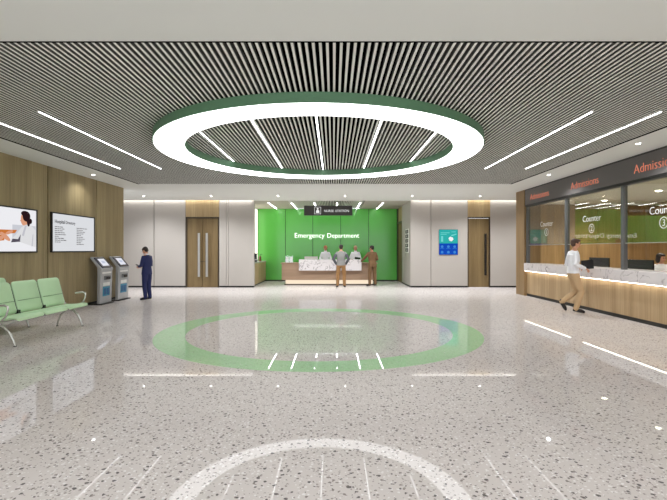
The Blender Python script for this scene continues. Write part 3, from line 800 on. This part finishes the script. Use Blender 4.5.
# ------------------------------------------------------------------ people
def remeshed(mb, name, mat, parent, voxel=.009, it=4):
    bmesh.ops.recalc_face_normals(mb.bm, faces=mb.bm.faces)
    me = bpy.data.meshes.new(name); mb.bm.to_mesh(me); mb.bm.free()
    o = bpy.data.objects.new(name, me); COL.objects.link(o)
    r = o.modifiers.new('r', 'REMESH'); r.mode = 'VOXEL'; r.voxel_size = voxel
    s = o.modifiers.new('s', 'SMOOTH'); s.factor = .5; s.iterations = it
    bpy.context.view_layer.update()
    me2 = bpy.data.meshes.new_from_object(o.evaluated_get(bpy.context.evaluated_depsgraph_get()))
    bpy.data.objects.remove(o); bpy.data.meshes.remove(me)
    me2.name = name; me2.materials.clear(); me2.materials.append(mat)
    for p in me2.polygons: p.use_smooth = True
    q = bpy.data.objects.new(name, me2); COL.objects.link(q); q.parent = parent
    return q
def V(*a): return Vector(a)
def sect(c, rx, ry, yaw=0, n=24, tilt=0):
    out = []
    for k in range(n):
        a = 2*PI*k/n
        x = rx*math.copysign(abs(math.cos(a))**.85, math.cos(a)); y = ry*math.copysign(abs(math.sin(a))**.85, math.sin(a))
        out.append(V(c[0] + x*math.cos(yaw) - y*math.sin(yaw), c[1] + x*math.sin(yaw) + y*math.cos(yaw), c[2] + y*tilt))
    return out
def hand(b, wrist, d, palmn, side, curl=.5, s=1.0):
    """palm, four unequal bent fingers and a thumb; d = pointing direction, palmn = palm normal"""
    d = Vector(d).normalized(); n = Vector(palmn); n = (n - d*n.dot(d)).normalized(); x = d.cross(n) * side
    w = Vector(wrist)
    R = Matrix((x, d, n)).transposed()
    b.ell(w + d*.045*s, (.038*s, .052*s, .016*s), R)
    for i, (off, ln) in enumerate(((-.030,.068),(-.010,.078),(.011,.072),(.031,.056))):
        p = w + d*.08*s + x*off*s
        a1 = curl*.7; a2 = curl*1.7
        q = p + (d*math.cos(a1) + n*math.sin(a1))*ln*.5*s
        r = q + (d*math.cos(a2) + n*math.sin(a2))*ln*.5*s
        b.tube([w + d*.05*s + x*off*.8*s, p, q, r], [.010*s,.0095*s,.0085*s,.007*s], 10)
    p = w + d*.02*s - x*.028*s; q = p + (d*.6 - x*.75 + n*.35).normalized()*.04*s; r = q + (d*.9 - x*.2 + n*.4).normalized()*.032*s
    b.tube([p, q, r], [.013*s, .011*s, .009*s], 10)
def person(loc, rz, label, J, top, bottom, hairm, skin='skin', scale=1.0, topname='jacket', female=False, hair='short', yaw=0, head=(0,0), group=None, sleeve=None, coat=0.0, collar=None, hands=(.5,.5), handdir=None, shoes=True, seated=False):
    """J holds joints in the person's own frame: +Y forwards, +X the right side"""
    t = thing('person', loc, rz, label=label, cat='person', group=group); t.scale = (scale,)*3
    g = lambda k: Vector(J[k])
    sh = .175 if female else .19
    pel, wai, che, nek = g('pelvis'), g('waist'), g('chest'), g('neck')
    hd = g('head'); f_tilt, h_yaw = head
    HR = Matrix.Rotation(h_yaw, 3, 'Z') @ Matrix.Rotation(-f_tilt, 3, 'X')
    # ---------- body
    b = MB()
    b.loft([sect(pel+V(0,0,-.09), .10,.08, yaw*.2), sect(pel, .155,.10, yaw*.3), sect(wai, .125 if female else .14,.09, yaw*.6), sect(che+V(0,0,-.08), .145 if female else .16,.105, yaw), sect(che+V(0,0,.05), .165 if female else .18,.10, yaw), sect(nek+V(0,0,-.04), .12,.065, yaw), sect(nek+V(0,0,.01), .06,.055, yaw)])
    b.tube([nek+V(0,0,-.04), nek.lerp(hd, .45), hd+HR@V(0,-.01,-.04)], [.056,.052,.054])
    b.ell(hd+HR@V(0,-.008,.022), (.074,.093,.092), HR); b.ell(hd+HR@V(0,.014,-.035), (.062,.072,.078), HR); b.ell(hd+HR@V(0,.038,-.075), (.038,.038,.03), HR)
    b.tube([hd+HR@V(0,.083,.012), hd+HR@V(0,.104,-.022)], [.010,.015], 10)
    for s in (-1, 1): b.ell(hd+HR@V(s*.074,-.01,-.01), (.012,.02,.032), HR); b.ell(hd+HR@V(s*.033,.070,-.025), (.025,.018,.02), HR)
    for sd, s in (('l',-1),('r',1)):
        S, E_, W_ = g('sh_'+sd), g('el_'+sd), g('wr_'+sd)
        b.tube([che+V(0,0,.06), S, S.lerp(E_,.5), E_, E_.lerp(W_,.35), W_], [.07,.055,.047,.04,.04,.027])
        dd = (W_-E_).normalized(); pn = V(0,0,-1)
        if handdir and sd in handdir: dd, pn = Vector(handdir[sd][0]), Vector(handdir[sd][1])
        hand(b, W_, dd, pn, s, hands[0 if sd == 'l' else 1])
        Hh, K, A = g('hip_'+sd), g('kn_'+sd), g('an_'+sd); toe = g('toe_'+sd)
        b.tube([pel, Hh, Hh.lerp(K,.5), K, K.lerp(A,.35), A], [.09,.085,.072,.053,.052,.037])
        b.tube([A, A.lerp(toe,.55)+V(0,0,-.01), toe], [.037,.036,.026])
    body = remeshed(b, 'body', M[skin], t, .0075, 3)
    # ---------- face
    for s in (-1, 1):
        MB().ell(hd+HR@V(s*.031,.084,.003), (.012,.008,.007), HR).build('eye', M['eye'], t, smooth=True)
        MB().tube([hd+HR@V(s*.017,.092,.024), hd+HR@V(s*.034,.090,.029), hd+HR@V(s*.050,.078,.022)], .0045, 8).build('eyebrow', M[hairm], t, smooth=True)
    MB().ell(hd+HR@V(0,.086,-.052), (.024,.008,.008), HR).build('mouth', M['lips'], t, smooth=True)
    # ---------- hair
    b = MB()
    b.ell(hd+HR@V(0,-.028,.040), (.082,.096,.086), HR); b.ell(hd+HR@V(0,-.052,-.005), (.076,.062,.075), HR)
    b.ell(hd+HR@V(.01,.035,.083), (.062,.055,.035), HR)
    if hair == 'bun': b.ell(hd+HR@V(0,-.115,.05), (.045,.04,.045), HR)
    if hair == 'bob': 
        for s in (-1,1): b.ell(hd+HR@V(s*.066,-.02,-.045), (.026,.055,.09), HR)
        b.ell(hd+HR@V(0,-.06,-.05), (.075,.05,.09), HR)
    for s in (-1,1): b.ell(hd+HR@V(s*.07,.008,.03), (.015,.03,.035), HR)
    remeshed(b, 'hair', M[hairm], t, .009, 3)
    # ---------- top garment
    e = .018; b = MB()
    hem = pel + V(0,0,-.02-coat)
    b.loft([sect(hem, .175+coat*.15,.125+coat*.1, yaw*.25), sect(pel+V(0,0,.03), .172,.122, yaw*.3), sect(wai, .142 if female else .158,.108, yaw*.6), sect(che+V(0,0,-.08), .165 if female else .182,.128, yaw), sect(che+V(0,0,.05), .17 if female else .185,.118, yaw), sect(nek+V(0,0,-.055), .115,.082, yaw), sect(nek+V(0,0,-.005), .074,.070, yaw)])
    for sd in 'lr':
        S, E_, W_ = g('sh_'+sd), g('el_'+sd), g('wr_'+sd)
        b.tube([che+V(0,0,.06), S, S.lerp(E_,.5), E_, E_.lerp(W_,.5), W_.lerp(E_,.06)], [.085,.064,.060,.054,.048,.042])
    tp = remeshed(b, topname, M[top], t, .010, 4)
    if sleeve:
        for sd in 'lr':
            S, E_, W_ = g('sh_'+sd), g('el_'+sd), g('wr_'+sd)
            MB().tube([S.lerp(E_,.35), E_, W_.lerp(E_,.1)], [.069,.062,.050]).build('sleeve', M[sleeve], tp, smooth=True)
    if collar:
        b = MB(); c0 = nek+V(0,.0,.012)
        b.loft([sect(c0+V(0,0,-.03), .074,.072, yaw), sect(c0+V(0,-.002,.018), .064,.062, yaw)], cap=True)
        b.build('collar', M[collar], tp, smooth=True)
        # cuffs
        for sd in 'lr':
            E_, W_ = g('el_'+sd), g('wr_'+sd)
            MB().tube([W_.lerp(E_,.06), W_.lerp(E_,-.02)], [.034,.033]).build('cuff', M[collar], tp, smooth=True)
    # ---------- trousers
    b = MB()
    b.loft([sect(pel+V(0,0,-.12), .14,.11), sect(pel+V(0,0,-.04), .166,.116, yaw*.3), sect(pel+V(0,0,.07), .152,.108, yaw*.4)])
    for sd in 'lr':
        Hh, K, A = g('hip_'+sd), g('kn_'+sd), g('an_'+sd)
        dn = (A-K).normalized()
        b.tube([pel+V(0,0,-.05), Hh, Hh.lerp(K,.5), K, K.lerp(A,.5), A-dn*.01], [.105,.102,.090,.072,.068,.060])
    tr = remeshed(b, 'trousers', M[bottom], t, .010, 4)
    if not seated:
        bb = MB(); bb.loft([sect(pel+V(0,0,.055), .170,.122, yaw*.4), sect(pel+V(0,0,.085), .168,.120, yaw*.4)])
    # ---------- shoes
    if shoes:
        for sd in 'lr':
            A, toe = g('an_'+sd), g('toe_'+sd)
            d = (toe-A); dz = Vector((d.x, d.y, d.z)).normalized()
            b = MB()
            b.tube([A+V(0,0,.0), A.lerp(toe,.3)+V(0,0,-.006), toe.lerp(A,.25), toe], [.046,.047,.044,.032])
            heel = A - Vector((d.x,d.y,d.z)).normalized()*.035 
            b.tube([heel+(toe-A)*.0+V(0,0,-.03) if abs(d.z) < .1 else heel, toe+V(0,0,-.004) if abs(d.z) < .1 else toe], [.034,.033])
            remeshed(b, 'shoe', M['shoe'], t, .008, 3)
    return t
def stand(**kw):
    J = dict(pelvis=(0,0,.96), waist=(0,.0,1.10), chest=(0,.0,1.32), neck=(0,-.01,1.49), head=(0,.02,1.635),
             sh_l=(-.168,0,1.40), sh_r=(.168,0,1.40), el_l=(-.24,-.03,1.14), el_r=(.24,-.03,1.14), wr_l=(-.24,.06,.90), wr_r=(.24,.06,.90),
             hip_l=(-.09,0,.90), hip_r=(.09,0,.90), kn_l=(-.10,.02,.49), kn_r=(.10,.02,.49), an_l=(-.11,-.02,.085), an_r=(.11,-.02,.085),
             toe_l=(-.13,.15,.035), toe_r=(.13,.15,.035))
    J.update(kw); return J

# man in the navy suit, looking at his phone, facing the kiosks (-X)
sc_ = 1.64/1.75
px_, py_ = -5.73, 13.66
yawM = PI/2 - .3
p1 = person((px_, py_, 0), yawM, 'man in a navy suit standing with bowed head over his phone by the kiosks',
       stand(head=(0,.07,1.615), neck=(0,.01,1.49), el_l=(-.24,.02,1.13), el_r=(.24,.02,1.13), wr_l=(-.09,.24,1.10), wr_r=(.08,.24,1.08), chest=(0,.0,1.32),
             kn_l=(-.09,.02,.49), kn_r=(.09,.0,.49), toe_l=(-.10,.15,.035), toe_r=(.10,.13,.035), an_l=(-.09,-.03,.085), an_r=(.09,-.05,.085)),
       'navy', 'navy', 'hairdark', scale=sc_, head=(.55, 0), coat=.10, collar='whitecloth', hands=(.9,.9))
ph = MB(); ph.box(-.035, .035, -.07, .07, -.005, .005); ph = ph.build('mobile_phone', M['blackgloss'], bevel=.003)
q = Matrix.Rotation(yawM, 3, 'Z') @ V(0, .355, 1.12)*sc_
ph.location = (px_+q.x, py_+q.y, q.z); ph.rotation_euler = (.6, 0, yawM)
tag(ph, 'dark mobile phone in the hands of the man in the navy suit', 'phone')

# walker beside the counter, moving to the right, folder under his forearm
wk = stand(pelvis=(0,0,.95), waist=(0,-.01,1.09), chest=(0,.0,1.31), neck=(0,.02,1.48), head=(0,.055,1.625),
           hip_l=(-.09,0,.89), hip_r=(.09,0,.89), kn_r=(.09,.14,.51), an_r=(.09,.02,.09), toe_r=(.10,.19,.035),
           kn_l=(-.08,.10,.50), an_l=(-.08,-.23,.24), toe_l=(-.085,-.14,.06),
           el_l=(-.25,-.06,1.13), wr_l=(-.20,.17,1.06), el_r=(.23,-.05,1.15), wr_r=(.17,.19,1.05))
yawW = -PI/2 - .12; wx, wy = 5.90, 10.95
pw = person((wx, wy, 0), yawW, 'man in white shirt and tan trousers walking past the counter with a dark folder', wk, 'whitecloth', 'tan', 'hairbrown', scale=1.04, topname='shirt', head=(.15,.0), hands=(.9,.9))
bl = MB(); bl.loft([sect(V(0,0,1.0), .160,.115), sect(V(0,0,1.035), .156,.112)]); bl.build('belt', M['shoe'], pw, smooth=True)
fo = MB(); fo.box(-.012, .012, -.14, .14, -.10, .12); fo = fo.build('folder', M['blackgloss'], bevel=.004)
R = Matrix.Rotation(yawW, 3, 'Z'); q = R @ V(.105, .27, 1.13)*1.04
fo.location = (wx+q.x, wy+q.y, q.z); fo.rotation_euler = (0.1, 0, yawW)
tag(fo, 'dark folder held by the walking man in the white shirt', 'folder')

# two men in front of the nurse desk
person((pxX(341, 18.2), 18.2, 0), 0, 'man in grey jacket and brown trousers seen from behind at the reception desk',
       stand(el_l=(-.31,-.10,1.16), el_r=(.31,-.10,1.16), wr_l=(-.19,.02,.95), wr_r=(.19,.02,.95), an_l=(-.14,-.02,.085), an_r=(.14,-.02,.085), kn_l=(-.13,.02,.49), kn_r=(.13,.02,.49), toe_l=(-.17,.14,.035), toe_r=(.17,.14,.035)),
       'greycloth', 'tan2', 'hairdark', scale=1.0, sleeve='greydark', hands=(.5,.5), handdir={'l':((.1,.3,-1),(1,0,0)),'r':((-.1,.3,-1),(-1,0,0))}, coat=.04)
x2 = pxX(372.5, 18.93)
person((x2, 18.93, 0), PI*.10, 'man in a brown suit leaning one forearm on the right end of the reception desk',
       stand(waist=(0,.03,1.10), chest=(0,.05,1.32), neck=(0,.06,1.48), head=(0,.10,1.62), sh_l=(-.168,.05,1.40), sh_r=(.168,.05,1.40),
             el_l=(-.30,.22,1.17), wr_l=(-.33,.47,1.05), el_r=(.24,.02,1.14), wr_r=(.14,.22,1.06),
             an_l=(-.17,-.10,.085), toe_l=(-.24,.05,.035), kn_l=(-.13,.0,.49), an_r=(.13,-.02,.085), toe_r=(.16,.14,.035)),
       'brownsuit', 'brownsuit', 'hairdark', skin='skintan', scale=.99, head=(.15,.5), coat=.12, hands=(.5,.5))
# staff behind the desk, facing the hall
person((pxX(325.5, 20.6), 20.6, 0), PI, 'ginger haired clerk in a white coat standing behind the reception desk, left of the two', stand(el_l=(-.25,.05,1.14), el_r=(.25,.05,1.14), wr_l=(-.14,.27,1.09), wr_r=(.14,.27,1.09)),
       'whitecloth', 'greycloth', 'hairred', scale=.985, topname='coat', female=True, hair='bun', head=(.25,0), coat=.35, collar='whitecloth')
person((pxX(355.5, 20.6), 20.6, 0), PI-.3, 'fair haired clerk in a white coat standing behind the reception desk, right of the two', stand(el_l=(-.25,.05,1.14), el_r=(.25,.05,1.14), wr_l=(-.14,.27,1.09), wr_r=(.10,.27,1.12)),
       'whitecloth', 'greycloth', 'hairblond', scale=.985, topname='coat', hair='short', head=(.25,.3), coat=.35, collar='whitecloth')
tb = MB(); tb.box(-.13, .13, -.10, .10, 0, .012); tb = tb.build('tablet', M['blackgloss'], bevel=.003); tb.location = (pxX(357.6, 20.25), 20.28, 1.14); tb.rotation_euler = (.5, .15, 0)
tag(tb, 'dark tablet held by the fair haired clerk behind the reception desk', 'tablet')
# seated clerk behind the admission counter
seatz = .62; d0 = seatz - .90 + .06
st = dict(pelvis=(0,0,seatz+.10), waist=(0,.02,seatz+.22), chest=(0,.05,seatz+.42), neck=(0,.06,seatz+.58), head=(0,.10,seatz+.715),
          sh_l=(-.17,.05,seatz+.51), sh_r=(.17,.05,seatz+.51), el_l=(-.22,.10,seatz+.25), el_r=(.22,.10,seatz+.25), wr_l=(-.12,.28,seatz+.20), wr_r=(.12,.28,seatz+.20),
          hip_l=(-.09,.04,seatz+.07), hip_r=(.09,.04,seatz+.07), kn_l=(-.11,.42,seatz+.04), kn_r=(.11,.42,seatz+.04), an_l=(-.11,.36,.30), an_r=(.11,.36,.30), toe_l=(-.12,.52,.26), toe_r=(.12,.52,.26))
xs_ = 8.22
person((xs_, 11.2, 0), PI*.86, 'dark haired clerk seated behind the marble counter at the right edge, face above a monitor', st, 'whitecloth', 'greycloth', 'hairdark', scale=1.0, topname='coat', female=True, hair='bob', head=(.2,.8), seated=True)
t = thing('office_chair', (xs_, 11.2, 0), PI*.86, label='dark swivel chair under the seated clerk behind the admission counter', cat='chair')
MB().box(-.22, .22, -.20, .22, .565, .62).build('seat', M['greydark'], t, bevel=.02); MB().box(-.2, .2, -.27, -.22, .66, 1.0).build('backrest', M['greydark'], t, bevel=.02)
MB().box(-.03,.03,-.26,-.20,.5,.7).build('back_post', M['black'], t)
MB().tube([(0,0,.06),(0,0,.56)], .03).build('column', M['steel'], t)
for k in range(5):
    a = 2*PI*k/5; MB().tube([(0,0,.08),(.27*math.cos(a),.27*math.sin(a),.045)], [.022,.016]).build('leg', M['black'], t)

# ------------------------------------------------------------------ light
def spot(x, y, z, e, size=2.4, r=.05, col=(.96,.98,1)):
    l = bpy.data.lights.new('downlight_or_fill_beam', 'SPOT'); l.energy = e; l.spot_size = size; l.spot_blend = .8; l.shadow_soft_size = r; l.color = col
    o = bpy.data.objects.new('downlight_or_fill_beam', l); COL.objects.link(o); o.location = (x, y, z)
for x, y, z in lamps: spot(x, y, z-.03, 195 if y > 16 else (28 if x < 0 else 110), 2.5)
spot(7.96, 16.6, Zc-.03, 150, 2.5)  # added lamp with no fixture, hidden by the sign, brightens the right far wall
for x, y in ((-6.3, 8.4), (5.75, 4.9)): spot(x, y, Zc-.03, 60, 1.7)
for x in (-6, -3.6, -1.2, 1.2, 3.6, 6):                        # added unseen fill lamps at the entrance soffit, above and behind the viewer
    for y in (-1.6, .6, 2.6): spot(x, y, Zc-.03, 18, 2.7)
for y in (6.5, 9.0, 11.5, 13.8):                               # office lamps
    o = MB().disc((8.4, y, 3.058), .07, .008).build('office_downlight', M['downlight'])
    tag(o, 'small round lamp in the ceiling behind the admission glass', 'downlight', 'office downlights')
    spot(8.4, y, 3.03, 85, col=(1,.93,.8))
w = bpy.data.worlds.new('world'); sc.world = w; w.use_nodes = True
w.node_tree.nodes['Background'].inputs['Color'].default_value = (.93, .96, 1, 1)
w.node_tree.nodes['Background'].inputs['Strength'].default_value = 1.75

# ------------------------------------------------------------------ camera
cam = bpy.data.cameras.new('camera'); co = bpy.data.objects.new('camera', cam); COL.objects.link(co)
co.location = (0, 0, H); co.rotation_euler = (PI/2, 0, 0)
cam.sensor_width = 36; cam.lens = F/667*36; cam.shift_y = -.5/667; cam.clip_start = .05
sc.camera = co
vs = sc.view_settings
sc.display_settings.display_device = 'sRGB'
vs.view_transform = 'Standard'; vs.look = 'None'; vs.gamma = 1; vs.use_curve_mapping = False; vs.exposure = 0.5
sc.cycles.max_bounces = 10; sc.cycles.diffuse_bounces = 5; sc.cycles.transparent_max_bounces = 12
sc.cycles.use_denoising = True
sc.cycles.sample_clamp_indirect = 8
